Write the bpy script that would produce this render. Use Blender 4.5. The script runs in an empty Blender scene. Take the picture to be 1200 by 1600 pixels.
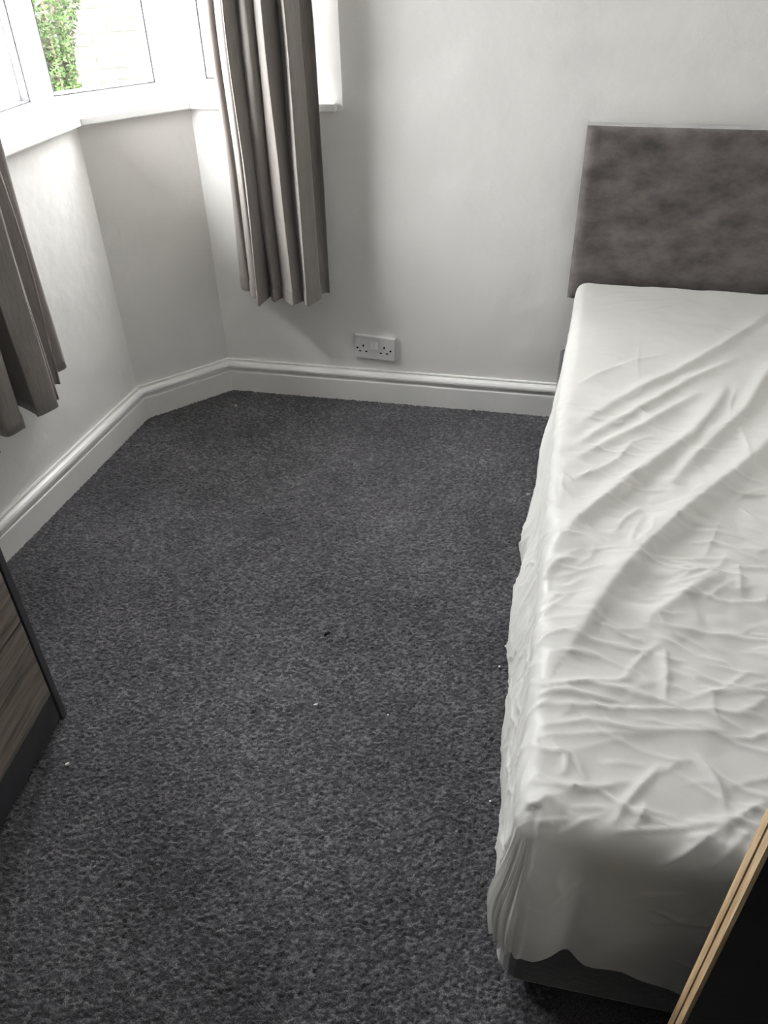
import bpy, bmesh, math, random
import numpy as np
from mathutils import Vector, Matrix

# ------------------------------------------------------------------ camera, world, exposure
scene = bpy.context.scene
C = scene.collection
cam_data = bpy.data.cameras.new('camera')
cam_data.sensor_fit = 'VERTICAL'
cam_data.sensor_height = 24.0
cam_data.lens = 1276.2 * 24.0 / 1600.0
cam_data.clip_start = 0.02
cam = bpy.data.objects.new('camera', cam_data)
C.objects.link(cam)
CAM_R = ((0.97947, -0.10551, 0.17177), (0.20046, 0.59942, -0.77493), (-0.02120, 0.79345, 0.60826))
M4 = Matrix(CAM_R).to_4x4()
M4.translation = (0, 0, 1.5)
cam.matrix_world = M4
scene.camera = cam

world = bpy.data.worlds.new('overcast_sky')
scene.world = world
world.use_nodes = True
bg = world.node_tree.nodes['Background']
# standard overcast sky: luminance rises from the horizon to the zenith as (1 + 2 sin h) / 3
wn, wlk = world.node_tree.nodes, world.node_tree.links
tc = wn.new('ShaderNodeTexCoord')
sep = wn.new('ShaderNodeSeparateXYZ')
wlk.new(tc.outputs['Generated'], sep.inputs[0])
mr = wn.new('ShaderNodeMapRange')
mr.inputs['From Min'].default_value = 0.0
mr.inputs['From Max'].default_value = 1.0
mr.inputs['To Min'].default_value = 24.5
mr.inputs['To Max'].default_value = 73.5
wlk.new(sep.outputs['Z'], mr.inputs['Value'])
bg.inputs['Color'].default_value = (1.0, 0.972, 0.985, 1)
wlk.new(mr.outputs[0], bg.inputs['Strength'])

scene.view_settings.view_transform = 'Standard'
scene.view_settings.look = 'None'
scene.view_settings.gamma = 1
scene.view_settings.use_curve_mapping = False
scene.view_settings.exposure = 0.0
try:
    scene.cycles.diffuse_bounces = 8
    scene.cycles.max_bounces = 14
    scene.cycles.transparent_max_bounces = 12
except Exception:
    pass


def portal(name, centre, direction, sx, sy):
    l = bpy.data.lights.new(name, 'AREA')
    l.shape = 'RECTANGLE'
    l.size, l.size_y = sx, sy
    l.cycles.is_portal = True
    o = bpy.data.objects.new(name, l)
    C.objects.link(o)
    o.location = centre
    o.rotation_euler = Vector(direction).to_track_quat('-Z', 'Y').to_euler()
    return o


# ------------------------------------------------------------------ helpers
def link(name, me, mat=None, parent=None, smooth=False):
    o = bpy.data.objects.new(name, me)
    C.objects.link(o)
    if mat is not None and not me.materials:
        me.materials.append(mat)
    if smooth:
        for p in me.polygons:
            p.use_smooth = True
    if parent is not None:
        o.parent = parent
    return o


def mesh(name, verts, faces):
    me = bpy.data.meshes.new(name)
    me.from_pydata([tuple(v) for v in verts], [], faces)
    me.update()
    bm = bmesh.new()
    bm.from_mesh(me)
    bmesh.ops.recalc_face_normals(bm, faces=bm.faces)
    bm.to_mesh(me)
    bm.free()
    return me


class MB:
    def __init__(self):
        self.v, self.f = [], []

    def add(self, vs, fs):
        n = len(self.v)
        self.v += [tuple(p) for p in vs]
        self.f += [tuple(i + n for i in q) for q in fs]
        return self

    def box(self, x0, x1, y0, y1, z0, z1):
        return self.prism([(x0, y0), (x1, y0), (x1, y1), (x0, y1)], z0, z1)

    def prism(self, poly, z0, z1):
        n = len(poly)
        vs = [(x, y, z0) for x, y in poly] + [(x, y, z1) for x, y in poly]
        fs = [tuple(range(n))[::-1], tuple(range(n, 2 * n))]
        fs += [(i, (i + 1) % n, n + (i + 1) % n, n + i) for i in range(n)]
        return self.add(vs, fs)

    def bar(self, p, q, half, z0, z1):
        """upright bar from plan point p to q, thickness 2*half"""
        p, q = Vector(p), Vector(q)
        d = (q - p).normalized()
        n = Vector((-d.y, d.x)) * half
        return self.prism([p - n, q - n, q + n, p + n], z0, z1)

    def build(self, name, mat, parent=None, smooth=False, bevel=0, seg=2):
        o = link(name, mesh(name, self.v, self.f), mat, parent, smooth)
        if bevel:
            m = o.modifiers.new('bevel', 'BEVEL')
            m.width = bevel
            m.segments = seg
            m.limit_method = 'ANGLE'
            m.angle_limit = math.radians(40)
        return o


def empty(name, loc=(0, 0, 0), rz=0.0):
    o = bpy.data.objects.new(name, None)
    o.empty_display_size = 0.05
    C.objects.link(o)
    o.location = loc
    o.rotation_euler = (0, 0, rz)
    return o


def tag(o, label=None, cat=None, group=None, kind=None):
    if label:
        o['label'] = label
    if cat:
        o['category'] = cat
    if group:
        o['group'] = group
    if kind:
        o['kind'] = kind
    return o


def offset_poly(pts, d):
    """offset an open plan polyline to its left by d (mitred)"""
    pts = [Vector(p) for p in pts]
    out = []
    for i, p in enumerate(pts):
        ns = []
        if i > 0:
            t = (p - pts[i - 1]).normalized()
            ns.append(Vector((-t.y, t.x)))
        if i < len(pts) - 1:
            t = (pts[i + 1] - p).normalized()
            ns.append(Vector((-t.y, t.x)))
        if len(ns) == 1:
            out.append(p + ns[0] * d)
        else:
            b = (ns[0] + ns[1]).normalized()
            out.append(p + b * (d / b.dot(ns[0])))
    return out


def vnoise(x, y, seed=0):
    """smooth value noise in [-1, 1] on arrays"""
    rs = np.random.RandomState(seed)
    tab = rs.rand(256, 256) * 2 - 1
    xi, yi = np.floor(x).astype(int), np.floor(y).astype(int)
    fx, fy = x - xi, y - yi
    fx, fy = fx * fx * (3 - 2 * fx), fy * fy * (3 - 2 * fy)
    g = lambda a, b: tab[a & 255, b & 255]
    return (g(xi, yi) * (1 - fx) + g(xi + 1, yi) * fx) * (1 - fy) + (g(xi, yi + 1) * (1 - fx) + g(xi + 1, yi + 1) * fx) * fy


def grid_mesh(name, P, smooth=True, cols=None):
    """P: array (n, m, 3)"""
    n, m = P.shape[:2]
    me = bpy.data.meshes.new(name)
    idx = np.arange(n * m).reshape(n, m)
    q = np.stack([idx[:-1, :-1], idx[1:, :-1], idx[1:, 1:], idx[:-1, 1:]], -1).reshape(-1, 4)
    me.vertices.add(n * m)
    me.vertices.foreach_set('co', P.reshape(-1).astype(np.float32))
    me.loops.add(q.size)
    me.loops.foreach_set('vertex_index', q.reshape(-1).astype(np.int32))
    me.polygons.add(len(q))
    me.polygons.foreach_set('loop_start', np.arange(0, q.size, 4, dtype=np.int32))
    me.polygons.foreach_set('use_smooth', np.full(len(q), smooth))
    if cols is not None:
        a = me.attributes.new('tone', 'FLOAT', 'POINT')
        a.data.foreach_set('value', cols.reshape(-1).astype(np.float32))
    me.update(calc_edges=True)
    me.validate()
    return me


# ------------------------------------------------------------------ materials
def new_mat(name):
    m = bpy.data.materials.new(name)
    m.use_nodes = True
    nt = m.node_tree
    b = nt.nodes['Principled BSDF']
    return m, nt, b


def ramp(nt, fac, stops):
    r = nt.nodes.new('ShaderNodeValToRGB')
    els = r.color_ramp.elements
    while len(els) < len(stops):
        els.new(0.5)
    for e, (p, c) in zip(els, stops):
        e.position = p
        e.color = (*c, 1)
    nt.links.new(fac, r.inputs[0])
    return r.outputs[0]


def coords(nt, scale=(1, 1, 1), kind='Object'):
    t = nt.nodes.new('ShaderNodeTexCoord')
    mp = nt.nodes.new('ShaderNodeMapping')
    mp.inputs['Scale'].default_value = scale
    nt.links.new(t.outputs[kind], mp.inputs[0])
    return mp.outputs[0]


def noise(nt, vec, scale, detail=4, rough=0.5):
    n = nt.nodes.new('ShaderNodeTexNoise')
    n.inputs['Scale'].default_value = scale
    n.inputs['Detail'].default_value = detail
    n.inputs['Roughness'].default_value = rough
    nt.links.new(vec, n.inputs['Vector'])
    return n.outputs[0]


def bump(nt, b, height, strength, dist):
    n = nt.nodes.new('ShaderNodeBump')
    n.inputs['Strength'].default_value = strength
    n.inputs['Distance'].default_value = dist
    nt.links.new(height, n.inputs['Height'])
    nt.links.new(n.outputs[0], b.inputs['Normal'])
    return n


def simple(name, col, rough=0.5, var=0.0, vscale=8, bstr=0, bscale=60, bdist=0.001, spec=0.5, sheen=0, metallic=0):
    m, nt, b = new_mat(name)
    v = coords(nt)
    if var:
        n = noise(nt, v, vscale)
        lo = tuple(c * (1 - var) for c in col)
        hi = tuple(min(1, c * (1 + var)) for c in col)
        nt.links.new(ramp(nt, n, [(0.3, lo), (0.7, hi)]), b.inputs['Base Color'])
    else:
        b.inputs['Base Color'].default_value = (*col, 1)
    b.inputs['Roughness'].default_value = rough
    b.inputs['Specular IOR Level'].default_value = spec
    b.inputs['Metallic'].default_value = metallic
    if sheen:
        b.inputs['Sheen Weight'].default_value = sheen
        b.inputs['Sheen Roughness'].default_value = 0.4
    if bstr:
        bump(nt, b, noise(nt, v, bscale), bstr, bdist)
    return m


def wall_material():
    m, nt, b = new_mat('painted_plaster')
    v = coords(nt)
    n1 = noise(nt, v, 2.2, 5, 0.6)
    nt.links.new(ramp(nt, n1, [(0.3, (0.740, 0.728, 0.708)), (0.7, (0.79, 0.780, 0.762))]), b.inputs['Base Color'])
    b.inputs['Roughness'].default_value = 0.62
    b.inputs['Specular IOR Level'].default_value = 0.3
    big = noise(nt, v, 4.5, 3, 0.5)
    fine = noise(nt, v, 38, 5, 0.6)
    mx = nt.nodes.new('ShaderNodeMath')
    mx.operation = 'MULTIPLY_ADD'
    nt.links.new(fine, mx.inputs[0])
    mx.inputs[1].default_value = 0.10
    nt.links.new(big, mx.inputs[2])
    bump(nt, b, mx.outputs[0], 0.6, 0.018)
    return m


def carpet_material():
    m, nt, b = new_mat('charcoal_loop_carpet')
    a = nt.nodes.new('ShaderNodeAttribute')
    a.attribute_name = 'tone'
    v = coords(nt)
    n1 = noise(nt, v, 3.0, 4, 0.6)
    n2 = noise(nt, v, 420, 2, 0.6)
    base = ramp(nt, a.outputs['Fac'], [(0.0, (0.023, 0.0228, 0.0258)), (0.55, (0.074, 0.073, 0.081)), (1.0, (0.195, 0.193, 0.207))])
    wear = ramp(nt, n1, [(0.3, (0.72, 0.72, 0.73)), (0.72, (1.38, 1.37, 1.35))])
    fib = ramp(nt, n2, [(0.35, (0.5, 0.5, 0.5)), (0.65, (1.5, 1.5, 1.5))])
    out = base
    for f in (wear, fib):
        x = nt.nodes.new('ShaderNodeMix')
        x.data_type = 'RGBA'
        x.blend_type = 'MULTIPLY'
        x.inputs[0].default_value = 1
        nt.links.new(out, x.inputs[6])
        nt.links.new(f, x.inputs[7])
        out = x.outputs[2]
    nt.links.new(out, b.inputs['Base Color'])
    b.inputs['Roughness'].default_value = 0.95
    b.inputs['Specular IOR Level'].default_value = 0.1
    b.inputs['Sheen Weight'].default_value = 0.15
    bump(nt, b, n2, 0.9, 0.003)
    return m


def sheet_material():
    m, nt, b = new_mat('thin_white_sheet')
    v = coords(nt)
    b.inputs['Base Color'].default_value = (0.715, 0.712, 0.698, 1)
    b.inputs['Roughness'].default_value = 0.42
    b.inputs['Specular IOR Level'].default_value = 0.45
    rn = nt.nodes.new('ShaderNodeTexNoise')
    rn.noise_type = 'RIDGED_MULTIFRACTAL'
    rn.inputs['Scale'].default_value = 16
    rn.inputs['Detail'].default_value = 5
    rn.inputs['Roughness'].default_value = 0.45
    nt.links.new(v, rn.inputs['Vector'])
    bump(nt, b, rn.outputs[0], 0.30, 0.004)
    tr = nt.nodes.new('ShaderNodeBsdfTranslucent')
    tr.inputs['Color'].default_value = (0.8, 0.8, 0.78, 1)
    tp = nt.nodes.new('ShaderNodeBsdfTransparent')
    m1 = nt.nodes.new('ShaderNodeMixShader')
    m1.inputs[0].default_value = 0.28
    m2 = nt.nodes.new('ShaderNodeMixShader')
    m2.inputs[0].default_value = 0.14
    nt.links.new(b.outputs[0], m1.inputs[1])
    nt.links.new(tr.outputs[0], m1.inputs[2])
    nt.links.new(m1.outputs[0], m2.inputs[1])
    nt.links.new(tp.outputs[0], m2.inputs[2])
    nt.links.new(m2.outputs[0], nt.nodes['Material Output'].inputs[0])
    return m


def curtain_material():
    m, nt, b = new_mat('taupe_curtain_fabric')
    v = coords(nt, (260, 260, 18))
    n = noise(nt, v, 1.0, 3, 0.6)
    nt.links.new(ramp(nt, n, [(0.3, (0.175, 0.157, 0.146)), (0.7, (0.245, 0.222, 0.207))]), b.inputs['Base Color'])
    b.inputs['Roughness'].default_value = 0.5
    b.inputs['Specular IOR Level'].default_value = 0.4
    b.inputs['Sheen Weight'].default_value = 0.35
    bump(nt, b, n, 0.15, 0.001)
    return m


def velvet_material(name, lo, hi, nap_scale):
    m, nt, b = new_mat(name)
    v = coords(nt, (1, 1, 1.6))
    n = noise(nt, v, nap_scale, 6, 0.62)
    nt.links.new(ramp(nt, n, [(0.3, lo), (0.7, hi)]), b.inputs['Base Color'])
    b.inputs['Roughness'].default_value = 0.8
    b.inputs['Specular IOR Level'].default_value = 0.2
    b.inputs['Sheen Weight'].default_value = 0.6
    b.inputs['Sheen Roughness'].default_value = 0.35
    bump(nt, b, noise(nt, v, nap_scale * 6, 5, 0.6), 0.35, 0.003)
    return m


def wood_material(name, lo, hi, axis_scale, rough=0.45):
    m, nt, b = new_mat(name)
    v = coords(nt, axis_scale)
    n = noise(nt, v, 1.0, 7, 0.62)
    n2 = noise(nt, v, 4.0, 3, 0.6)
    x = nt.nodes.new('ShaderNodeMath')
    x.operation = 'MULTIPLY_ADD'
    nt.links.new(n2, x.inputs[0])
    x.inputs[1].default_value = 0.35
    nt.links.new(n, x.inputs[2])
    mid = tuple((a + c) / 2 for a, c in zip(lo, hi))
    nt.links.new(ramp(nt, x.outputs[0], [(0.5, lo), (0.66, mid), (0.82, hi)]), b.inputs['Base Color'])
    b.inputs['Roughness'].default_value = rough
    bump(nt, b, n2, 0.15, 0.0008)
    return m


def leaf_material():
    m, nt, b = new_mat('green_shrub_leaf')
    v = coords(nt)
    n = noise(nt, v, 16, 3, 0.6)
    nt.links.new(ramp(nt, n, [(0.32, (0.020, 0.012, 0.014)), (0.46, (0.016, 0.030, 0.008)), (0.70, (0.045, 0.085, 0.022))]), b.inputs['Base Color'])
    b.inputs['Roughness'].default_value = 0.6
    b.inputs['Specular IOR Level'].default_value = 0.15
    return m


def glass_material():
    m, nt, b = new_mat('window_glass')
    nt.nodes.remove(b)
    tp = nt.nodes.new('ShaderNodeBsdfTransparent')
    tp.inputs['Color'].default_value = (0.96, 0.98, 0.97, 1)
    gl = nt.nodes.new('ShaderNodeBsdfGlossy')
    gl.inputs['Roughness'].default_value = 0.02
    mx = nt.nodes.new('ShaderNodeMixShader')
    mx.inputs[0].default_value = 0.05
    nt.links.new(tp.outputs[0], mx.inputs[1])
    nt.links.new(gl.outputs[0], mx.inputs[2])
    nt.links.new(mx.outputs[0], nt.nodes['Material Output'].inputs[0])
    return m


MAT = dict(
    wall=wall_material(),
    ceiling=simple('ceiling_paint', (0.82, 0.82, 0.81), 0.8, var=0.02, vscale=2),
    gloss=simple('white_gloss_paint', (0.80, 0.795, 0.785), 0.34, var=0.03, vscale=5),
    upvc=simple('white_window_plastic', (0.86, 0.86, 0.86), 0.3, var=0.01, vscale=6),
    gasket=simple('dark_rubber_gasket', (0.06, 0.06, 0.065), 0.6, var=0.2, vscale=40),
    glass=glass_material(),
    carpet=carpet_material(),
    sheet=sheet_material(),
    mattress=simple('mattress_ticking', (0.62, 0.60, 0.57), 0.85, var=0.06, vscale=14, bstr=0.2, bscale=200),
    curtain=curtain_material(),
    headboard=velvet_material('grey_headboard_velvet', (0.070, 0.062, 0.060), (0.175, 0.157, 0.152), 12),
    divan=velvet_material('charcoal_divan_velvet', (0.060, 0.060, 0.064), (0.085, 0.085, 0.090), 10),
    chest_frame=simple('dark_grey_laminate', (0.048, 0.049, 0.054), 0.45, var=0.15, vscale=20, bstr=0.1, bscale=120),
    drawer=wood_material('grey_brown_oak_laminate', (0.070, 0.061, 0.054), (0.27, 0.226, 0.190), (30, 2.2, 30)),
    socket=simple('white_socket_plastic', (0.74, 0.735, 0.74), 0.3, var=0.01, vscale=30),
    hole=simple('dark_socket_hole', (0.012, 0.012, 0.012), 0.8, var=0.1, vscale=90),
    door_face=simple('near_black_door_stain', (0.012, 0.010, 0.009), 0.4, var=0.3, vscale=18, bstr=0.1, bscale=40),
    door_edge=wood_material('raw_pine_door_edge', (0.30, 0.19, 0.105), (0.62, 0.48, 0.28), (22, 22, 3.0), 0.5),
    strip=simple('dark_seal_strip', (0.10, 0.085, 0.07), 0.7, var=0.3, vscale=60),
    rail=simple('dark_metal_curtain_rail', (0.10, 0.10, 0.10), 0.35, var=0.1, vscale=30, metallic=0.8),
    lint=simple('white_lint', (0.75, 0.74, 0.72), 0.9, var=0.1, vscale=200),
    dark_lint=simple('black_fluff', (0.008, 0.008, 0.008), 0.9, var=0.2, vscale=200),
    brick=simple('pale_yellow_brick', (0.038, 0.037, 0.025), 0.9, var=0.22, vscale=9, bstr=0.4, bscale=60, bdist=0.004),
    mortar=simple('pale_mortar', (0.12, 0.12, 0.11), 0.95, var=0.08, vscale=20),
    paving=simple('pale_concrete_paving', (0.52, 0.51, 0.49), 0.9, var=0.1, vscale=4, bstr=0.3, bscale=40),
    leaf=leaf_material(),
    bark=simple('shrub_bark', (0.09, 0.06, 0.04), 0.9, var=0.3, vscale=30),
    foot=simple('black_plastic_foot', (0.015, 0.015, 0.015), 0.5, var=0.1, vscale=50),
)

# ------------------------------------------------------------------ the room
YW = 2.581                                   # head wall
XR, YF, ZC = 1.05, -2.6, 2.45
J = Vector((-0.665, YW))                     # right jamb of the bay opening
K1 = Vector((-1.150, YW))
K2 = Vector((-1.393, 2.318))
wall_dir = Vector((-0.059, -0.78)).normalized()
A1 = K2 + wall_dir * 1.15                    # end of the left window
A2 = K2 + wall_dir * ((2.318 - YF) / -wall_dir.y)
ZS0, ZS1 = 0.970, 0.994                      # window sill
ZT = 2.28                                    # window head
TH = 0.20                                    # wall thickness
SP = Vector((-0.800, 2.722))                 # the jamb meets the window frame here
SJ = Vector((-0.768, 2.614))                 # end of the shallow splay

# every plan polyline below runs from the head wall anticlockwise (outside is to the right)
inner = [J, K1, K2, A1]
outer = offset_poly(inner, -TH)

wb = MB()
wb.prism([(XR + TH, YW), (K1.x, YW), outer[1], (XR + TH, YW + TH)], 0, ZS0)
wb.prism([(XR + TH, YW), J, SJ, SP, (SP.x, YW + TH), (XR + TH, YW + TH)], ZS0, ZC)
wb.prism([J, K1, outer[1], outer[0]], ZT, ZC)
wall_back = tag(wb.build('wall_back', MAT['wall']), 'off-white plastered wall behind the headboard', kind='structure')
wy = MB()
wy.prism([K1, K2, outer[2], outer[1]], 0, ZS0)
wy.prism([K1, K2, outer[2], outer[1]], ZT, ZC)
tag(wy.build('wall_bay', MAT['wall']), 'narrow angled off-white wall facet under the bay window', kind='structure')
wl = MB()
o_a2 = A2 + (outer[3] - A1)
wl.prism([K2, A1, outer[3], outer[2]], 0, ZS0)
wl.prism([K2, A1, outer[3], outer[2]], ZT, ZC)
wl.prism([A1, A2, o_a2, outer[3]], 0, ZC)
tag(wl.build('wall_left', MAT['wall']), 'off-white wall under the left window', kind='structure')
# right wall with the doorway the dark door belongs to, and the dark landing behind it
DY0, DY1, DZ = -0.52, 0.31, 2.02
wr = MB()
wr.box(XR, XR + TH, DY1, YW, 0, ZC)
wr.box(XR, XR + TH, YF, DY0, 0, ZC)
wr.box(XR, XR + TH, DY0, DY1, DZ, ZC)
tag(wr.build('wall_right', MAT['wall']), 'off-white wall with a doorway beside the bed', kind='structure')
wf = MB()
wf.box(A2.x - TH, XR + TH + 1.2, YF - TH, YF, 0, ZC)
tag(wf.build('wall_front', MAT['wall']), 'off-white wall behind the viewer', kind='structure')
wh = MB()
wh.box(XR + TH + 1.0, XR + TH + 1.2, YF, DY1 + 0.6, 0, ZC)
wh.box(XR + TH, XR + TH + 1.0, DY1 + 0.4, DY1 + 0.6, 0, ZC)
tag(wh.build('wall_landing', MAT['wall']), 'off-white landing wall beyond the doorway', kind='structure')
ce = MB()
ce.box(-2.2, XR + TH + 1.2, YF - TH, YW + 0.35, ZC, ZC + 0.12)
tag(ce.build('ceiling', MAT['ceiling']), 'plain white ceiling', kind='structure')


# carpet: looped pile as real relief where the photograph shows it, plain beyond
def carpet():
    x0, x1, y0, y1, st = -1.52, 0.14, 0.34, 2.60, 0.0024
    xs = np.arange(x0, x1, st)
    ys = np.arange(y0, y1, st)
    X, Y = np.meshgrid(xs, ys, indexing='ij')
    cx, cy = 0.0074, 0.0050
    Xw = X + 0.0025 * vnoise(X * 100, Y * 100, 3)
    Yw = Y + 0.0025 * vnoise(X * 100, Y * 100, 4)
    gi, gj = np.floor(Xw / cx).astype(int), np.floor(Yw / cy).astype(int)
    rs = np.random.RandomState(7)
    jx, jy, hh, tt = (rs.rand(512, 512) for _ in range(4))
    best = np.full(X.shape, 9.0)
    hb, tb = np.zeros(X.shape), np.zeros(X.shape)
    for a in (-1, 0, 1):
        for b in (-1, 0, 1):
            i, j = gi + a, gj + b
            px = (i + 0.15 + 0.7 * jx[i & 511, j & 511]) * cx
            py = (j + 0.15 + 0.7 * jy[i & 511, j & 511]) * cy
            d = ((Xw - px) / cx) ** 2 + ((Yw - py) / cy) ** 2
            k = d < best
            best = np.where(k, d, best)
            hb = np.where(k, hh[i & 511, j & 511], hb)
            tb = np.where(k, tt[i & 511, j & 511], tb)
    dome = np.sqrt(np.clip(1 - best / 0.75, 0, 1))
    Z = -0.0065 + dome * (0.0035 + 0.004 * hb)
    tone = np.clip(0.24 + 0.54 * tb, 0, 1)
    P = np.stack([X, Y, Z], -1)
    me = grid_mesh('floor', P, True, tone)
    bm = bmesh.new()
    bm.from_mesh(me)
    lay = bm.verts.layers.float['tone']
    xe, ye = xs[-1], ys[-1]

    def quad(a, b, c, d):
        vs = [bm.verts.new((x, y, -0.004)) for x, y in ((a, c), (b, c), (b, d), (a, d))]
        for v in vs:
            v[lay] = 0.5
        bm.faces.new(vs)
    quad(-2.2, XR + TH + 1.2, YF - TH, y0)
    quad(xe, XR + TH + 1.2, y0, YW + 0.1)
    quad(-2.0, x0, y0, YW + 0.1)
    bm.to_mesh(me)
    bm.free()
    return me


fl = tag(link('floor', carpet(), MAT['carpet']), 'dark charcoal loop-pile carpet', kind='structure')
sf = MB()
sf.box(-2.2, XR + TH + 1.2, YF - TH, YW + TH, -0.12, -0.012)
sub = sf.build('subfloor', MAT['mortar'])
sub.parent = fl


# skirting board with a torus moulding
PROFILE = [(-0.002, 0.121), (0.006, 0.121), (0.008, 0.1175), (0.004, 0.1155), (0.004, 0.1140), (0.013, 0.1130), (0.020, 0.109), (0.0245, 0.103), (0.025, 0.097),
           (0.021, 0.0915), (0.014, 0.0895), (0.0095, 0.087), (0.0095, 0.0810), (0.0115, 0.0790), (0.0195, 0.0788), (0.0225, 0.077), (0.023, 0.073), (0.023, -0.01), (-0.002, -0.01)]


def skirting(name, p, q, a_in, a_out, label):
    """p to q along the wall foot; the room is to the left; ends are mitred (tan of the mitre)"""
    p, q = Vector(p), Vector(q)
    t = (q - p).normalized()
    n = Vector((-t.y, t.x))
    vs, fs = [], []
    m = len(PROFILE)
    for base, k in ((p, a_in), (q, a_out)):
        for d, z in PROFILE:
            b = base + n * d + t * (k * d)
            vs.append((b.x, b.y, z))
    for i in range(m):
        fs.append((i, (i + 1) % m, m + (i + 1) % m, m + i))
    fs += [tuple(range(m))[::-1], tuple(range(m, 2 * m))]
    return tag(link(name, mesh(name, vs, fs), MAT['gloss']), label, kind='structure')


def mitre(a, b, c):
    d1, d2 = (Vector(b) - Vector(a)).normalized(), (Vector(c) - Vector(b)).normalized()
    ang = math.atan2(d1.x * d2.y - d1.y * d2.x, d1.dot(d2))
    return math.tan(ang / 2)


PR = Vector((XR, YW))
m1, m2 = mitre(PR, K1, K2), mitre(K1, K2, A2)
skirting('baseboard_back', PR, K1, 0, -m1, 'white moulded skirting board along the headboard wall')
skirting('baseboard_bay', K1, K2, m1, -m2, 'short white moulded skirting board on the angled facet')
skirting('baseboard_left', K2, A2, m2, 0, 'white moulded skirting board along the left wall')

# sill board running round the bay
fr = offset_poly(inner, 0.024)
bk = offset_poly(inner, -0.15)
for name, poly, lab in (
        ('trim_1', [(J.x - 0.018, fr[0].y), fr[1], bk[1], (SP.x, bk[0].y), (SP.x, SP.y), (SJ.x - 0.001, SJ.y), (J.x - 0.018, YW + 0.004)], 'white window sill board on the headboard wall, behind the curtain'),
        ('trim_2', [fr[1], fr[2], bk[2], bk[1]], 'white window sill board on the angled facet'),
        ('trim_3', [fr[2], fr[3], bk[3], bk[2]], 'white window sill board on the left wall')):
    tag(MB().prism(poly, ZS0, ZS1).build(name, MAT['gloss'], bevel=0.004), lab, kind='structure')

# windows
gl = offset_poly(inner, -0.155)
gl[0] = Vector((SP.x, gl[0].y))


def window(name, p, q, s0, s1, label, mullions=()):
    p, q = Vector(p), Vector(q)
    t = (q - p).normalized()
    L = (q - p).length
    mid = (p + q) / 2
    root = tag(empty(name, (mid.x, mid.y, ZS1)), label, kind='structure')
    inv = Matrix.Translation((-mid.x, -mid.y, -ZS1))

    def part(mb, nm, mat, bevel=0):
        mb.v = [tuple(inv @ Vector(v)) for v in mb.v]
        return mb.build(nm, mat, root, bevel=bevel)
    zb, zt = ZS1 + 0.034, ZT - 0.05
    edges = [s0] + [e for c in mullions for e in (c - 0.035, c + 0.035)] + [L - s1]
    f = MB()
    f.bar(p, q, 0.032, ZS0 + 0.002, zb)
    f.bar(p, q, 0.032, zt, ZT)
    f.bar(p, p + t * s0, 0.032, zb, zt)
    f.bar(q - t * s1, q, 0.032, zb, zt)
    for c in mullions:
        f.bar(p + t * (c - 0.035), p + t * (c + 0.035), 0.03, zb, zt)
    part(f, 'frame', MAT['upvc'])
    for a, b in zip(edges[0::2], edges[1::2]):
        g = MB()
        for u0, u1, z0, z1 in ((a, a + 0.005, zb, zt), (b - 0.005, b, zb, zt), (a, b, zb, zb + 0.004), (a, b, zt - 0.005, zt)):
            g.bar(p + t * u0, p + t * u1, 0.026, z0, z1)
        part(g, 'gasket', MAT['gasket'])
        part(MB().bar(p + t * (a + 0.005), p + t * (b - 0.005), 0.004, zb + 0.004, zt - 0.005), 'pane', MAT['glass'])
    n = Vector((-t.y, t.x))
    c = mid + n * 0.045
    portal(name + '_daylight_portal', (c.x, c.y, (zb + zt) / 2), (n.x, n.y, 0), L, zt - zb)
    return root


window('window_3', gl[0], gl[1], 0.022, 0.078, 'white framed window on the headboard wall, half hidden by the curtain')
window('window_2', gl[1], gl[2], 0.115, 0.045, 'narrow white framed window in the angled facet of the bay')
window('window_1', gl[2], gl[3], 0.06, 0.06, 'white framed window in the left wall')

# ------------------------------------------------------------------ garden outside
ground = tag(MB().box(-12, 8, 2.2, 14, -0.35, -0.25).build('ground', MAT['paving']), 'pale paving outside the window', kind='structure')
ground2 = tag(MB().box(-12, -1.9, -6, 2.2, -0.35, -0.25).build('ground', MAT['paving']), 'pale paving outside the left window', kind='structure')


def garden_wall():
    az = math.radians(31)
    c = Vector((-0.60 * 5.75, 1.04 * 5.75))
    rz = az
    root = empty('garden_wall', (c.x, c.y, -0.25), rz)
    tag(root, 'pale yellow brick garden wall outside the window', 'wall')
    cols, rows = 15, 18
    w, h, d = 0.215, 0.065, 0.10
    MB().box(-cols / 2 * 0.225, cols / 2 * 0.225, 0.006, 0.12, 0, rows * 0.075).build('mortar', MAT['mortar'], root)
    proto = MB().box(-w / 2, w / 2, 0, d, 0, h)
    me = mesh('brick', proto.v, proto.f)
    me.materials.append(MAT['brick'])
    half = mesh('half_brick', [(x * 0.48, y, z) for x, y, z in proto.v], proto.f)
    half.materials.append(MAT['brick'])
    rnd = random.Random(4)
    x0 = -cols / 2 * 0.225
    for r in range(rows):
        for k in range(cols):
            if r % 2 == 0:
                m_, x = me, x0 + (k + 0.5) * 0.225
            elif k == 0:
                m_, x = half, x0 + 0.056
            else:
                m_, x = me, x0 + k * 0.225
            o = bpy.data.objects.new('brick', m_)
            C.objects.link(o)
            o.parent = root
            o.location = (x, -0.006 + rnd.uniform(-0.003, 0.003), r * 0.075 + 0.005)
        if r % 2:
            o = bpy.data.objects.new('brick', half)
            C.objects.link(o)
            o.parent = root
            o.location = (x0 + cols * 0.225 - 0.056, -0.006, r * 0.075 + 0.005)
    return root


garden_wall()


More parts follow.
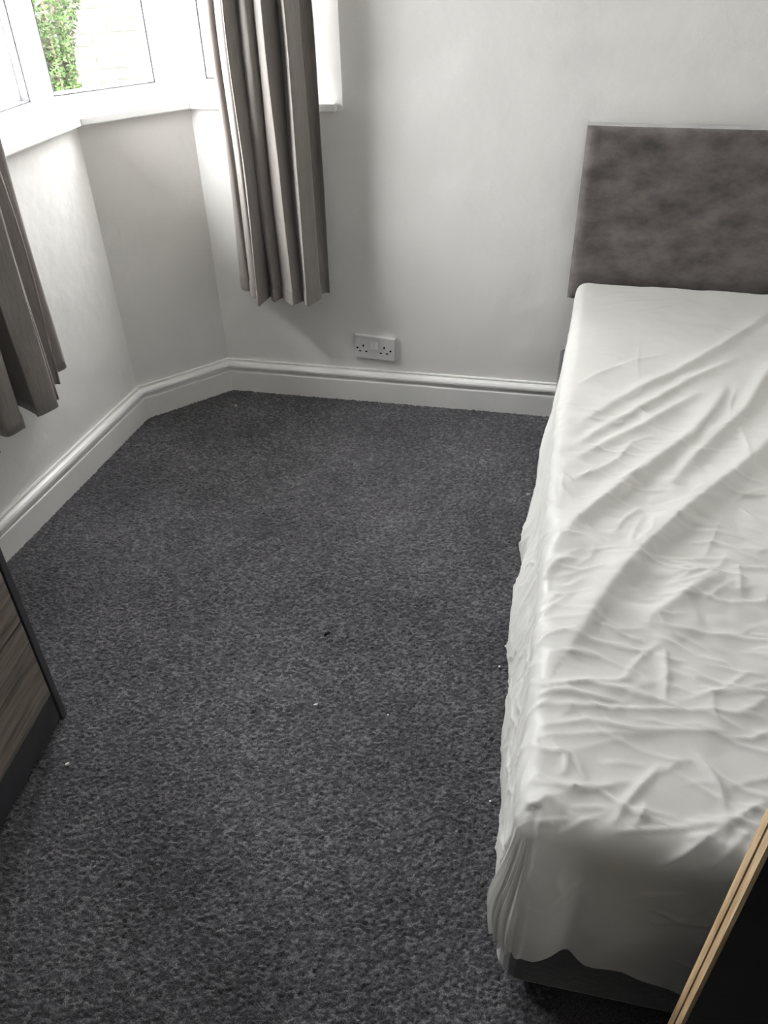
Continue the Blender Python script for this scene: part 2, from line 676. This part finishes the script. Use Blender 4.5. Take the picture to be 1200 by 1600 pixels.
def shrub():
    c = Vector((-0.632 * 5.0, 1.045 * 5.0))
    root = empty('garden_shrub', (c.x, c.y, -0.25))
    tag(root, 'narrow leafy green shrub against the brick garden wall outside', 'shrub')
    rnd = random.Random(11)
    v, f = [], []
    for i in range(5200):
        z = 1.75 * rnd.random() ** 0.8
        R = 0.235 * (0.75 + 0.35 * math.sin(z * 5.0 + 0.6)) * (1 - max(0, z - 1.3) / 0.7)
        a = rnd.uniform(0, 2 * math.pi)
        r = R * math.sqrt(rnd.uniform(0.15, 1.1))
        p = Vector((r * math.cos(a), r * math.sin(a), 0.05 + z))
        s = rnd.uniform(0.014, 0.026)
        e = Vector((rnd.gauss(0, 1), rnd.gauss(0, 1), rnd.gauss(0, 0.6))).normalized()
        g = e.cross(Vector((rnd.gauss(0, 1), rnd.gauss(0, 1), rnd.gauss(0, 1)))).normalized()
        n = len(v)
        k = e.cross(g) * 0.3 * s
        v += [tuple(p - e * s), tuple(p + g * s * 0.5 + k), tuple(p + e * s), tuple(p - g * s * 0.5 + k)]
        f += [(n, n + 1, n + 2), (n, n + 2, n + 3)]
    me = bpy.data.meshes.new('foliage')
    me.from_pydata(v, [], f)
    fo = link('foliage', me, MAT['leaf'], root)
    fo['kind'] = 'stuff'
    st = MB()
    for k in range(4):
        a = k * 1.7
        x, y = 0.03 * math.cos(a), 0.03 * math.sin(a)
        n = 6
        lo = [(x + 0.012 * math.cos(i), y + 0.012 * math.sin(i), 0) for i in np.linspace(0, 2 * math.pi, n, endpoint=False)]
        hi = [(3 * x + 0.005 * math.cos(i), 3 * y + 0.005 * math.sin(i), 1.3) for i in np.linspace(0, 2 * math.pi, n, endpoint=False)]
        st.add(lo + hi, [(i, (i + 1) % n, n + (i + 1) % n, n + i) for i in range(n)] + [tuple(range(n)), tuple(range(n, 2 * n))])
    st.build('stem', MAT['bark'], root)


shrub()

# ------------------------------------------------------------------ bed
BX, BY, BTH = 0.052, 2.497, math.radians(-0.75)
MT = 0.530          # mattress top
bed = empty('divan_bed', (BX, BY, 0), BTH)
tag(bed, 'grey velvet single divan bed with upholstered headboard, under the white sheet', 'bed')


def rounded_plan(x0, x1, y0, y1, r, corners, n=6):
    """corners: which of (x0y0, x1y0, x1y1, x0y1) are rounded"""
    out = []
    for k, (cx, cy, a) in enumerate(((x0, y0, 180), (x1, y0, 270), (x1, y1, 0), (x0, y1, 90))):
        if corners[k]:
            ox = cx + (r if cx == x0 else -r)
            oy = cy + (r if cy == y0 else -r)
            for i in range(n + 1):
                t = math.radians(a + 90 * i / n)
                out.append((ox + r * math.cos(t), oy + r * math.sin(t)))
        else:
            out.append((cx, cy))
    return out


base = MB().prism(rounded_plan(-0.001, 0.90, -1.862, 0.0, 0.045, (1, 1, 0, 0)), 0.035, 0.295).build('divan_base', MAT['divan'], bed, bevel=0.012, seg=3)
for x in (0.07, 0.83):
    for y in (-1.78, -0.95, -0.08):
        vs = [(x + 0.025 * math.cos(a), y + 0.025 * math.sin(a)) for a in np.linspace(0, 2 * math.pi, 12, endpoint=False)]
        MB().prism(vs, -0.004, 0.036).build('glide_foot', MAT['foot'], bed)
# divan drawer seams on the window side: two fabric covered drawer fronts flush with the side
# headboard panel, slightly padded
def headboard():
    x0, x1, z0, z1, nx, nz = -0.001, 0.925, 0.452, 0.957, 60, 40
    u = np.linspace(0, 1, nx)
    w = np.linspace(0, 1, nz)
    U, Wz = np.meshgrid(u, w, indexing='ij')
    Xc, Zc = x0 + U * (x1 - x0), z0 + Wz * (z1 - z0)
    de = np.minimum(np.minimum(U * (x1 - x0), (1 - U) * (x1 - x0)), np.minimum(Wz, 1 - Wz) * (z1 - z0))
    pad = 0.042 + 0.012 * np.clip(1 - (1 - np.clip(de / 0.022, 0, 1)) ** 2, 0, 1) ** 0.5
    pad = pad + 0.004 * np.exp(-((Zc - 0.545) / 0.035) ** 2) + 0.0012 * vnoise(Xc * 9, Zc * 9, 5)
    Yc = 0.074 - pad
    P = np.stack([Xc, Yc, Zc], -1)
    ring = [(i, 0) for i in range(nx)] + [(nx - 1, j) for j in range(1, nz)] + [(i, nz - 1) for i in range(nx - 2, -1, -1)] + [(0, j) for j in range(nz - 2, 0, -1)]
    idx = lambda i, j: i * nz + j
    V = [tuple(p) for p in P.reshape(-1, 3)]
    F = [(idx(i, j), idx(i + 1, j), idx(i + 1, j + 1), idx(i, j + 1)) for i in range(nx - 1) for j in range(nz - 1)]
    n0 = len(V)
    for i, j in ring:
        V.append((P[i, j, 0], 0.074, P[i, j, 2]))
    m = len(ring)
    for k in range(m):
        a, b = ring[k], ring[(k + 1) % m]
        F.append((idx(*a), n0 + k, n0 + (k + 1) % m, idx(*b)))
    F.append(tuple(range(n0, n0 + m)))
    o = link('headboard', mesh('headboard', V, F), MAT['headboard'], bed)
    for p in o.data.polygons:
        p.use_smooth = len(p.vertices) == 4 and p.index < (nx - 1) * (nz - 1)
    o['label'] = 'padded grey-brown velvet headboard'
    return o


headboard()
for x in (0.22, 0.70):
    MB().box(x - 0.03, x + 0.03, 0.045, 0.073, 0.04, 0.46).build('headboard_strut', MAT['foot'], bed)

mat_root = MB().prism(rounded_plan(0.032, 0.890, -1.872, -0.016, 0.04, (1, 1, 1, 1)), 0.297, MT - 0.006).build('mattress', MAT['mattress'], None, bevel=0.03, seg=4)
mat_root.location = (BX, BY, 0)
mat_root.rotation_euler = (0, 0, BTH)
tag(mat_root, 'single mattress hidden under the white sheet', 'mattress')

# --- the sheet
RIDGES=[
([(0.091, 1.818), (0.138, 1.879), (0.221, 1.959), (0.306, 2.011)],0.005,0.006,0.012),
([(0.096, 1.633), (0.173, 1.733), (0.226, 1.807), (0.327, 1.915), (0.45, 2.073), (0.593, 2.293), (0.694, 2.468)],0.011,0.02,0.014),
([(0.09, 1.538), (0.152, 1.623), (0.238, 1.723), (0.349, 1.872), (0.468, 1.999)],0.01,0.016,0.012),
([(0.088, 1.484), (0.161, 1.563), (0.234, 1.642), (0.37, 1.819)],0.009,0.014,0.014),
([(0.085, 1.409), (0.127, 1.436), (0.169, 1.485), (0.207, 1.553)],0.006,0.01,0.012),
([(0.055, 1.189), (0.086, 1.255), (0.158, 1.362), (0.25, 1.491), (0.326, 1.601), (0.386, 1.727), (0.428, 1.84)],0.018,0.022,0.02),
([(0.271, 1.405), (0.318, 1.502), (0.371, 1.59), (0.459, 1.739), (0.538, 1.938), (0.636, 2.142)],0.016,0.022,0.018),
([(0.083, 0.919), (0.154, 1.09), (0.21, 1.197), (0.262, 1.272), (0.327, 1.369), (0.407, 1.476), (0.484, 1.592), (0.571, 1.699)],0.024,0.035,0.022),
([(0.344, 1.158), (0.283, 1.1), (0.221, 1.029), (0.209, 1.006)],0.012,0.018,0.016),
([(0.143, 1.18), (0.194, 1.173), (0.357, 1.203), (0.386, 1.192)],0.003,0.003,0.006),
([(0.12, 0.954), (0.179, 0.955), (0.206, 0.936)],0.004,0.004,0.008),
([(0.223, 1.011), (0.292, 1.006), (0.394, 1.009), (0.428, 1.011)],0.004,0.004,0.008),
([(0.296, 0.938), (0.35, 0.93), (0.382, 0.931)],0.004,0.004,0.006),
([(0.17, 0.87), (0.195, 0.857), (0.252, 0.842)],0.005,0.004,0.008),
([(0.041, 0.85), (0.117, 0.864), (0.17, 0.861), (0.208, 0.846)],0.006,0.006,0.01),
([(0.042, 0.833), (0.085, 0.845), (0.137, 0.837), (0.169, 0.837)],0.005,0.005,0.006),
([(0.043, 0.816), (0.15, 0.823), (0.308, 0.846), (0.369, 0.847)],0.0045,0.004,0.006),
([(0.049, 0.775), (0.118, 0.796), (0.18, 0.792), (0.319, 0.81)],0.005,0.005,0.007),
([(0.019, 0.748), (0.118, 0.772), (0.217, 0.791)],0.003,0.004,0.006),
([(0.237, 0.956), (0.235, 0.904), (0.23, 0.85)],0.005,0.004,0.007),
([(0.377, 1.188), (0.368, 1.105)],0.004,0.004,0.006),
([(0.262, 0.927), (0.293, 0.91), (0.314, 0.901)],0.004,0.004,0.006),
([(0.217, 0.737), (0.188, 0.696), (0.164, 0.661), (0.153, 0.636)],0.007,0.005,0.007),
([(0.241, 0.746), (0.213, 0.722)],0.003,0.004,0.004),
([(0.194, 0.67), (0.186, 0.649), (0.178, 0.634)],0.005,0.005,0.006),
([(0.266, 0.765), (0.284, 0.736), (0.297, 0.7)],0.004,0.005,0.005),
([(0.1, 0.734), (0.118, 0.69)],0.004,0.004,0.005),
([(0.101, 0.69), (0.098, 0.662)],0.003,0.004,0.005),
([(0.072, 0.744), (0.091, 0.732), (0.089, 0.702), (0.077, 0.693)],0.004,0.005,0.006),
([(0.099, 0.649), (0.147, 0.659)],0.003,0.003,0.004),
([(0.333, 0.849), (0.353, 0.861), (0.375, 0.886)],0.006,0.006,0.008),
([(0.023, 0.931), (0.046, 0.956), (0.096, 0.972)],0.004,0.004,0.005),
([(0.036, 1.102), (0.061, 1.144), (0.092, 1.155)],0.008,0.01,0.01),
([(0.31, 0.812), (0.295, 0.842), (0.297, 0.884)],0.005,0.01,0.008),
([(0.293, 0.66), (0.347, 0.704)],0.007,0.006,0.006),
([(0.293, 0.66), (0.247, 0.615), (0.204, 0.574)],0.007,0.006,0.006),
([(0.293, 0.66), (0.159, 0.622)],0.004,0.005,0.005),
([(0.293, 0.66), (0.293, 0.709), (0.27, 0.755)],0.004,0.005,0.005),
([(0.319, 0.656), (0.295, 0.624), (0.268, 0.591)],0.005,0.005,0.006),
([(0.293, 0.66), (0.284, 0.636), (0.276, 0.611)],0.003,0.004,0.004),
([(0.293, 0.66), (0.32, 0.643)],0.003,0.004,0.004),
([(0.033, 0.652), (0.045, 0.639)],0.004,0.005,0.005),
([(0.105, 2.345), (0.16, 2.379), (0.25, 2.401)],0.003,0.005,0.007),
([(0.109, 2.281), (0.209, 2.328), (0.361, 2.368)],0.003,0.005,0.007),
([(0.087, 2.097), (0.169, 2.139), (0.204, 2.137)],0.0025,0.004,0.006),
([(0.088, 2.002), (0.128, 2.021), (0.179, 2.016)],0.0025,0.004,0.006),
([(0.239, 2.066), (0.229, 1.948), (0.231, 1.853)],0.002,0.003,0.004),
([(0.441, 1.658), (0.443, 1.584), (0.437, 1.523)],0.005,0.005,0.006),
([(0.207, 2.249), (0.357, 2.319)],0.002,0.004,0.006),
([(0.024, 0.607), (0.044, 0.636), (0.065, 0.658), (0.091, 0.645)],0.008,0.012,0.012),
]


def sheet():
    W_, V0, V1, r = 0.906, 0.014, 1.888, 0.032
    top = MT
    st = 0.0036
    hpi = r * math.pi / 2
    # arc coordinates: s across (0 at the flat edge on the left, rising to the right), t along (towards the foot)
    sl, sr = r, W_ - r
    th, tf = V0 + r, V1 - r
    DL, DF, DH = 0.36, 0.42, 0.10
    s = np.arange(sl - DL, sr + DL, st)
    t = np.arange(th - DH, tf + DF, st)
    S, T = np.meshgrid(s, t, indexing='ij')
    cs, ct = np.clip(S, sl, sr), np.clip(T, th, tf)
    ox, oy = S - cs, T - ct
    # normalised overhang per side, scaled by the local hem length
    vv = np.clip(T, th, tf)
    dl = np.interp(vv, [0, 0.3, 0.42, 0.65, 0.9, 1.3, 1.9], [0.205, 0.205, 0.225, 0.285, 0.31, 0.31, 0.275])
    uu = np.clip(S, sl, sr)
    df = np.interp(uu, [0, 0.05, 0.10, 0.125, 0.18, 0.30, 0.9], [0.310, 0.315, 0.290, 0.312, 0.315, 0.370, 0.37])
    ex = np.abs(ox) / DL
    ey = np.where(oy > 0, oy / DF, -oy / DH)
    q = np.maximum(ex, ey)
    ang = np.arctan2(np.abs(oy) + 1e-9, np.abs(ox) + 1e-9)
    wy_ = (np.sin(ang)) ** 2
    dy = np.where(oy > 0, df, DH)
    D = np.where(q > 0, dl * (1 - wy_) + dy * wy_, 0)
    rho = q * D
    norm = np.sqrt(ox ** 2 + oy ** 2) + 1e-9
    dx_, dy_ = ox / norm, oy / norm
    a = np.clip(rho / r, 0, math.pi / 2)
    down = np.clip(rho - hpi, 0, None)
    hor = r * np.sin(a)
    z = top - r * (1 - np.cos(a)) - down
    # outward swell of the hanging sides
    v = ct
    bl = np.interp(v, [0, 0.33, 0.45, 0.7, 1.1, 1.28, 1.45, 1.62, 1.74, 1.9], [-0.003, 0.002, 0.014, 0.026, 0.042, 0.052, 0.036, 0.032, 0.026, 0.020])
    k = np.clip(down / 0.2, 0, 1)
    k = k * k * (3 - 2 * k)
    k = k * (1 - 0.45 * np.clip((down - 0.15) / 0.12, 0, 1))
    left = (ox < 0)
    foot = (oy > 0)
    swell = np.where(left, bl, 0.02) * (1 - wy_) + np.where(foot, 0.020 + 0.016 * np.exp(-((uu - 0.03) / 0.07) ** 2), 0.004) * wy_
    hor = hor + swell * k
    # hanging folds
    along = np.where(np.abs(ox) > 0, T, 0) * (1 - wy_) + np.where(np.abs(oy) > 0, S, 0) * wy_
    fold = 0.005 * np.sin(along * 21 + 2.5 * vnoise(along * 5, z * 4, 8)) + 0.006 * vnoise(along * 14, z * 6, 9)
    cor = np.sin(2 * ang) * (np.abs(ox) > 0) * (np.abs(oy) > 0)
    fold = fold + cor * 0.004 - 0.010 * foot * np.exp(-((uu - 0.095) / 0.016) ** 2) * wy_ + 0.010 * foot * np.exp(-((uu - 0.055) / 0.03) ** 2) * wy_
    kk = np.clip(down / 0.14, 0, 1)
    calm = np.where(left & ~foot, 0.55, 1.0)
    hor = hor + fold * kk * calm
    # wrinkles, measured on the unrolled cloth
    h = 0.0022 * vnoise(S * 11, T * 11, 1) + 0.0012 * vnoise(S * 29 + 9, T * 29, 2)
    patch = np.exp(-((T - 1.25) / 0.55) ** 2)
    h = h + 0.0045 * patch * np.maximum(vnoise(S * 13 + 3, T * 17, 21), -0.2) + 0.0028 * patch * np.abs(vnoise(S * 24, T * 31, 22))
    ct_, st_ = math.cos(BTH), math.sin(BTH)

    def loc(p):
        rx, ry = p[0] - BX, p[1] - BY
        return (rx * ct_ + ry * st_, -(-rx * st_ + ry * ct_))

    def ridge(pts, amp, s1, s2, h):
        n = len(pts)
        seg = [np.hypot(pts[i + 1][0] - pts[i][0], pts[i + 1][1] - pts[i][1]) for i in range(n - 1)]
        tot = sum(seg)
        best = np.full(S.shape, 1e9)
        sd = np.zeros(S.shape)
        par = np.zeros(S.shape)
        m = 4 * max(s1, s2)
        x0, x1 = min(p[0] for p in pts) - m, max(p[0] for p in pts) + m
        y0, y1 = min(p[1] for p in pts) - m, max(p[1] for p in pts) + m
        i0, i1 = np.searchsorted(s, [x0, x1])
        j0, j1 = np.searchsorted(t, [y0, y1])
        if i1 <= i0 or j1 <= j0:
            return
        sl_ = (slice(i0, i1), slice(j0, j1))
        A, B = S[sl_], T[sl_]
        best, sd, par = best[sl_], sd[sl_], par[sl_]
        acc = 0
        for i in range(n - 1):
            (ax, ay), (bx, by) = pts[i], pts[i + 1]
            ex_, ey_ = bx - ax, by - ay
            l2 = ex_ * ex_ + ey_ * ey_ + 1e-12
            w = np.clip(((A - ax) * ex_ + (B - ay) * ey_) / l2, 0, 1)
            qx, qy = A - ax - w * ex_, B - ay - w * ey_
            d = np.hypot(qx, qy)
            sg = np.sign(ex_ * qy - ey_ * qx)
            c = d < best
            best = np.where(c, d, best)
            sd = np.where(c, d * sg, sd)
            par = np.where(c, (acc + w * seg[i]) / tot, par)
            acc += seg[i]
        sig = np.where(sd > 0, s2, s1)
        taper = np.clip(np.sin(np.clip(par, 0.0, 1) * math.pi), 0, 1) ** 0.5
        prof = amp * np.exp(-np.abs(best / sig) ** (1.1 if amp < 0.0075 else 1.5)) * (0.25 + 0.75 * taper)
        h[sl_] += prof

    for pts, amp, s1, s2 in RIDGES:
        ridge([loc(p) for p in pts], amp, s1, s2, h)
    rnd = random.Random(5)
    for i in range(520):
        y = rnd.gauss(1.45, 0.33)
        x = rnd.uniform(-0.25, 0.85)
        an = rnd.choice([rnd.gauss(0.1, 0.25), rnd.gauss(0.1, 0.25), rnd.gauss(-0.8, 0.3), rnd.uniform(0, 3.1)])
        l = rnd.uniform(0.012, 0.07)
        bnd = rnd.uniform(-0.3, 0.3) * l
        cx, cy = l * math.cos(an), l * math.sin(an)
        ridge([(x - cx, y - cy), (x - bnd * math.sin(an), y + bnd * math.cos(an)), (x + cx, y + cy)], rnd.uniform(0.0016, 0.0046), 0.0030, rnd.uniform(0.0035, 0.008), h)
    # long tension folds on the hanging left side
    for i in range(26):
        y = rnd.uniform(0.25, 1.85)
        x = rnd.uniform(-0.20, -0.02)
        l = rnd.uniform(0.06, 0.16)
        ridge([(x - 0.03, y + l), (x, y), (x + 0.05, y - l * 0.6)], rnd.uniform(0.002, 0.005), 0.008, 0.01, h)
    h = h * (1 - 0.8 * np.clip(cor * 1.6, 0, 1))
    nx, ny, nz = dx_ * np.sin(a), dy_ * np.sin(a), np.cos(a)
    h = np.maximum(h, -0.002)
    inset = 0.024 * np.clip(1 - v / 0.75, 0, 1) * np.clip((0.3 - S) / 0.25, 0, 1)
    U = cs + dx_ * hor + nx * h + inset
    Vv = ct + dy_ * hor + ny * h
    Z = z + nz * h + 0.002
    P = np.stack([U, -Vv, Z], -1)
    me = grid_mesh('bed_sheet', P)
    o = link('bed_sheet', me, MAT['sheet'])
    o.location = (BX, BY, 0)
    o.rotation_euler = (0, 0, BTH)
    tag(o, 'thin wrinkled white sheet draped over the bed, hanging past the foot end', 'sheet')
    return o


sheet()


# ------------------------------------------------------------------ curtains
def catmull(pts, n):
    pts = [np.array(p, float) for p in pts]
    pts = [2 * pts[0] - pts[1]] + pts + [2 * pts[-1] - pts[-2]]
    out = []
    for i in range(1, len(pts) - 2):
        p0, p1, p2, p3 = pts[i - 1:i + 3]
        for k in range(n):
            t = k / n
            out.append(0.5 * ((2 * p1) + (-p0 + p2) * t + (2 * p0 - 5 * p1 + 4 * p2 - p3) * t * t + (-p0 + 3 * p1 - 3 * p2 + p3) * t ** 3))
    out.append(pts[-2])
    return np.array(out)


def curtain(name, plan, z0, z1, seed, label, top_pull, origin):
    prof = catmull(plan, 9)
    nz = 70
    zs = np.linspace(z0, z1, nz)
    n = len(prof)
    cen = prof.mean(0)
    P = np.zeros((n, nz, 3))
    ii = np.arange(n) / n
    for j, z in enumerate(zs):
        g = (z - z0) / (z1 - z0)
        amp = 0.004 + 0.006 * (1 - g)
        wx = amp * vnoise(ii * 14, np.full(n, g * 5.0), seed)
        wy = amp * vnoise(ii * 14 + 50, np.full(n, g * 5.0), seed + 1)
        squeeze = 1 - top_pull * g
        P[:, j, 0] = cen[0] + (prof[:, 0] - cen[0]) * squeeze + wx
        P[:, j, 1] = cen[1] + (prof[:, 1] - cen[1]) * squeeze + wy
        P[:, j, 2] = z
    P[:, 0, 2] += 0.002 * np.sin(ii * 40)
    ox, oy = origin
    P[:, :, 0] -= ox
    P[:, :, 1] -= oy
    root = empty(name, (ox, oy, 0))
    tag(root, label, 'curtain', 'pair of taupe curtains at the bay window')
    me = grid_mesh('fabric', P)
    o = link('fabric', me, MAT['curtain'], root)
    m = o.modifiers.new('thickness', 'SOLIDIFY')
    m.thickness = 0.003
    hem = P[:, :5].copy()
    hem[:, :, 2] = P[:, :1, 2] + np.array([0.0, 0.012, 0.024, 0.036, 0.045])[None, :]
    # a folded hem, a hair proud of the cloth on the room side
    d = np.gradient(P[:, 0, :2], axis=0)
    nn = np.stack([d[:, 1], -d[:, 0]], -1)
    nn /= np.linalg.norm(nn, axis=1)[:, None] + 1e-9
    hem[:, :, :2] += nn[:, None, :] * np.array([0.0022, 0.003, 0.003, 0.003, 0.0012])[None, :, None]
    link('hem', grid_mesh('hem', hem), MAT['curtain'], root)
    return root


ZR = 2.32
curtain('curtain', [(-1.048, 2.550), (-1.034, 2.522), (-1.016, 2.516), (-1.004, 2.530), (-1.000, 2.512), (-0.975, 2.474), (-0.962, 2.468), (-0.958, 2.480), (-0.966, 2.488), (-0.958, 2.462),
                    (-0.940, 2.415), (-0.933, 2.418), (-0.921, 2.455), (-0.911, 2.500), (-0.922, 2.506), (-0.920, 2.480), (-0.906, 2.455), (-0.892, 2.447), (-0.882, 2.456), (-0.868, 2.500), (-0.880, 2.506), (-0.878, 2.482),
                    (-0.856, 2.452), (-0.834, 2.427), (-0.827, 2.430), (-0.814, 2.462), (-0.803, 2.504), (-0.815, 2.508), (-0.813, 2.482), (-0.794, 2.454), (-0.775, 2.428), (-0.768, 2.431), (-0.759, 2.465), (-0.750, 2.510),
                    (-0.762, 2.530), (-0.748, 2.542), (-0.732, 2.538)],
        0.412, ZR, 31, 'long taupe curtain hanging in front of the bay window sill, above the wall socket', 0.05, (-0.90, 2.48))
curtain('curtain', [(-1.385, 1.935), (-1.359, 1.909), (-1.356, 1.895), (-1.375, 1.860), (-1.372, 1.845), (-1.324, 1.815), (-1.320, 1.805), (-1.345, 1.775), (-1.342, 1.762), (-1.286, 1.732), (-1.284, 1.724),
                    (-1.302, 1.712), (-1.298, 1.706), (-1.268, 1.696), (-1.265, 1.688), (-1.289, 1.638), (-1.300, 1.640), (-1.365, 1.668), (-1.370, 1.655), (-1.345, 1.605), (-1.294, 1.576), (-1.290, 1.568), (-1.305, 1.520),
                    (-1.360, 1.540), (-1.365, 1.520), (-1.340, 1.490), (-1.290, 1.460), (-1.285, 1.450), (-1.300, 1.410), (-1.360, 1.420), (-1.360, 1.400), (-1.300, 1.360), (-1.295, 1.345), (-1.330, 1.320), (-1.375, 1.335)],
        0.412, ZR, 41, 'taupe curtain hanging at the left wall above the skirting, beside the chest of drawers', 0.04, (-1.32, 1.62))

# rail that carries both curtains, following the bay
rp = offset_poly([Vector((-0.60, YW)), K1, K2, K2 + wall_dir * 1.15], 0.10)
rl = MB()
for a_, b_ in zip(rp[:-1], rp[1:]):
    rl.bar(a_, b_, 0.012, ZR, ZR + 0.025)
for i, p in enumerate(rp):
    rl.box(p.x - 0.012, p.x + 0.012, p.y - 0.012, p.y + 0.012, ZR + 0.02, ZC)
tag(rl.build('curtain_rail', MAT['rail']), 'slim dark curtain rail following the bay window', 'curtain rail')


# ------------------------------------------------------------------ double wall socket
def socket():
    root = empty('wall_socket', (-0.5875, YW, 0.2085))
    root.rotation_euler = (0, math.radians(3.0), 0)
    tag(root, 'white double wall socket above the skirting board', 'socket')
    t = 0.014
    MB().box(-0.073, 0.073, -t, 0.002, -0.043, 0.043).build('faceplate', MAT['socket'], root, bevel=0.003, seg=3)
    for x in (-0.010, 0.005):
        sw = MB()
        x0, x1, z0, z1 = x - 0.0062, x + 0.0062, -0.001, 0.023
        sw.add([(x0, -t + 0.001, z0), (x1, -t + 0.001, z0), (x1, -t + 0.001, z1), (x0, -t + 0.001, z1),
                (x0, -t - 0.0080, z0), (x1, -t - 0.0080, z0), (x1, -t - 0.0012, z1), (x0, -t - 0.0012, z1)],
               [(0, 1, 2, 3), (7, 6, 5, 4), (0, 4, 5, 1), (1, 5, 6, 2), (2, 6, 7, 3), (3, 7, 4, 0)])
        sw.build('rocker_switch', MAT['socket'], root, bevel=0.001)
    for cx in (-0.0405, 0.0345):
        for dx, dz, w, h in ((0, 0.006, 0.0048, 0.0085), (-0.011, -0.0155, 0.0078, 0.0046), (0.011, -0.0155, 0.0078, 0.0046)):
            MB().box(cx + dx - w / 2, cx + dx + w / 2, -t - 0.0004, -t + 0.004, dz - h / 2, dz + h / 2).build('pin_hole', MAT['hole'], root)
    for x in (-0.0615, 0.0575):
        vs = [(x + 0.0038 * math.cos(a), 0.0038 * math.sin(a) - 0.004) for a in np.linspace(0, 2 * math.pi, 12, endpoint=False)]
        s = MB().prism(vs, -0.004, t + 0.0005)
        s.v = [(x_, -z_, y_) for x_, y_, z_ in s.v]
        s.build('screw_recess', MAT['hole'], root)


socket()


# ------------------------------------------------------------------ chest of drawers
def chest():
    ang = math.atan2(wall_dir.x, -wall_dir.y)       # the wall leans a few degrees
    # local: +x out of the wall (front), y along the front, origin at the far front corner on the floor
    root = empty('chest_of_drawers', (-0.992, 1.036, 0), ang * -1)
    tag(root, 'chest of drawers with grey-brown wood fronts and dark grey frame by left wall', 'chest of drawers')
    Wd, Dp, Ht, t = 0.76, 0.40, 0.80, 0.018
    fr_, dr = MAT['chest_frame'], MAT['drawer']
    MB().box(-Dp, 0, -t, 0, -0.003, Ht - t).build('side_panel', fr_, root, bevel=0.001)
    MB().box(-Dp, 0, -Wd, -Wd + t, -0.003, Ht - t).build('side_panel', fr_, root, bevel=0.001)
    MB().box(-Dp, 0.004, -Wd - 0.004, 0.004, Ht - t, Ht).build('top_panel', fr_, root, bevel=0.001)
    MB().box(-Dp, -Dp + 0.005, -Wd + t, -t, 0.05, Ht - t).build('back_panel', fr_, root)
    MB().box(-0.022, -0.006, -Wd + t, -t, 0.006, 0.088).build('plinth', fr_, root, bevel=0.001)
    for z0, z1 in ((0.092, 0.316), (0.320, 0.545), (0.549, 0.776)):
        d = MB().box(-0.020, -0.003, -Wd + t + 0.003, -t - 0.003, z0, z1).build('drawer_front', dr, root, bevel=0.0012)
        b = MB()
        b.box(-Dp + 0.03, -0.020, -Wd + t + 0.02, -Wd + t + 0.032, z0 + 0.02, z1 - 0.04)
        b.box(-Dp + 0.03, -0.020, -t - 0.032, -t - 0.02, z0 + 0.02, z1 - 0.04)
        b.box(-Dp + 0.03, -0.020, -Wd + t + 0.02, -t - 0.02, z0 + 0.012, z0 + 0.02)
        b.build('drawer_box', fr_, d)


chest()


# ------------------------------------------------------------------ open door near the viewer
def door():
    E2 = Vector((0.50 * math.sin(math.radians(27.95)), 0.50 * math.cos(math.radians(27.95))))
    az = math.radians(10.5)
    root = empty('open_door', (E2.x, E2.y, 0), -az)      # local +y along the edge thickness, +x along the leaf
    tag(root, 'near-black open door with bare wood edge and dark seal line', 'door')
    T, L, Hh = 0.044, 0.80, 1.985
    le = MB()
    le.box(0.004, L, 0, T, 0.006, Hh)
    le.build('door_leaf', MAT['door_face'], root, bevel=0.0015)
    ed = MB()
    ed.box(0, 0.004, 0.0, T * 0.42, 0.006, Hh)
    ed.box(0, 0.004, T * 0.56, T, 0.006, Hh)
    ed.build('edge_lipping', MAT['door_edge'], root)
    MB().box(0.0018, 0.004, T * 0.42, T * 0.56, 0.006, Hh).build('seal_strip', MAT['strip'], root)
    for z in (0.22, 1.0, 1.75):
        MB().box(L, L + 0.012, 0.004, 0.034, z - 0.05, z + 0.05).build('hinge', MAT['rail'], root)


door()

# ------------------------------------------------------------------ lint on the carpet
SPECKS = [(-0.432, 1.164, 0.011, 0.004, 20, 'white fleck of lint in the middle of the carpet, largest there'),
          (-0.262, 1.166, 0.005, 0.004, 0, 'tiny white fleck on the carpet between the largest fleck and the bed'),
          (-0.027, 1.356, 0.008, 0.006, 60, 'white crumb on the carpet close beside the bed, halfway along'),
          (-0.002, 2.075, 0.014, 0.003, -8, 'thin pale thread on the carpet near the headboard end of the bed'),
          (-0.920, 0.908, 0.009, 0.005, 50, 'white fleck on the carpet in front of the chest of drawers'),
          (-0.012, 0.988, 0.005, 0.004, 0, 'tiny white crumb on the carpet near the foot end of the bed'),
          (-1.085, 2.440, 0.008, 0.006, 30, 'pale crumb of plaster on the carpet below the bay facet')]
rnd = random.Random(2)
for x, y, l, w, a, lab in SPECKS:
    n = 9
    pts = []
    for i in range(n):
        th = 2 * math.pi * i / n
        rr = 0.5 * rnd.uniform(0.65, 1.1)
        pts.append((l * rr * math.cos(th), w * rr * math.sin(th)))
    o = MB().prism(pts, -0.004, 0.0042).build('lint_fleck', MAT['lint'])
    o.location = (x, y, 0)
    o.rotation_euler = (0, 0, math.radians(a))
    tag(o, lab, 'lint', 'flecks on the carpet')
o = MB().prism([(-0.008, -0.002), (0, -0.003), (0.009, -0.001), (0.008, 0.002), (-0.002, 0.003)], -0.004, 0.003).build('fluff_fleck', MAT['dark_lint'])
o.location = (-0.466, 1.390, 0)
o.rotation_euler = (0, 0, math.radians(40))
tag(o, 'small black fluff fleck in the middle of the carpet', 'lint')
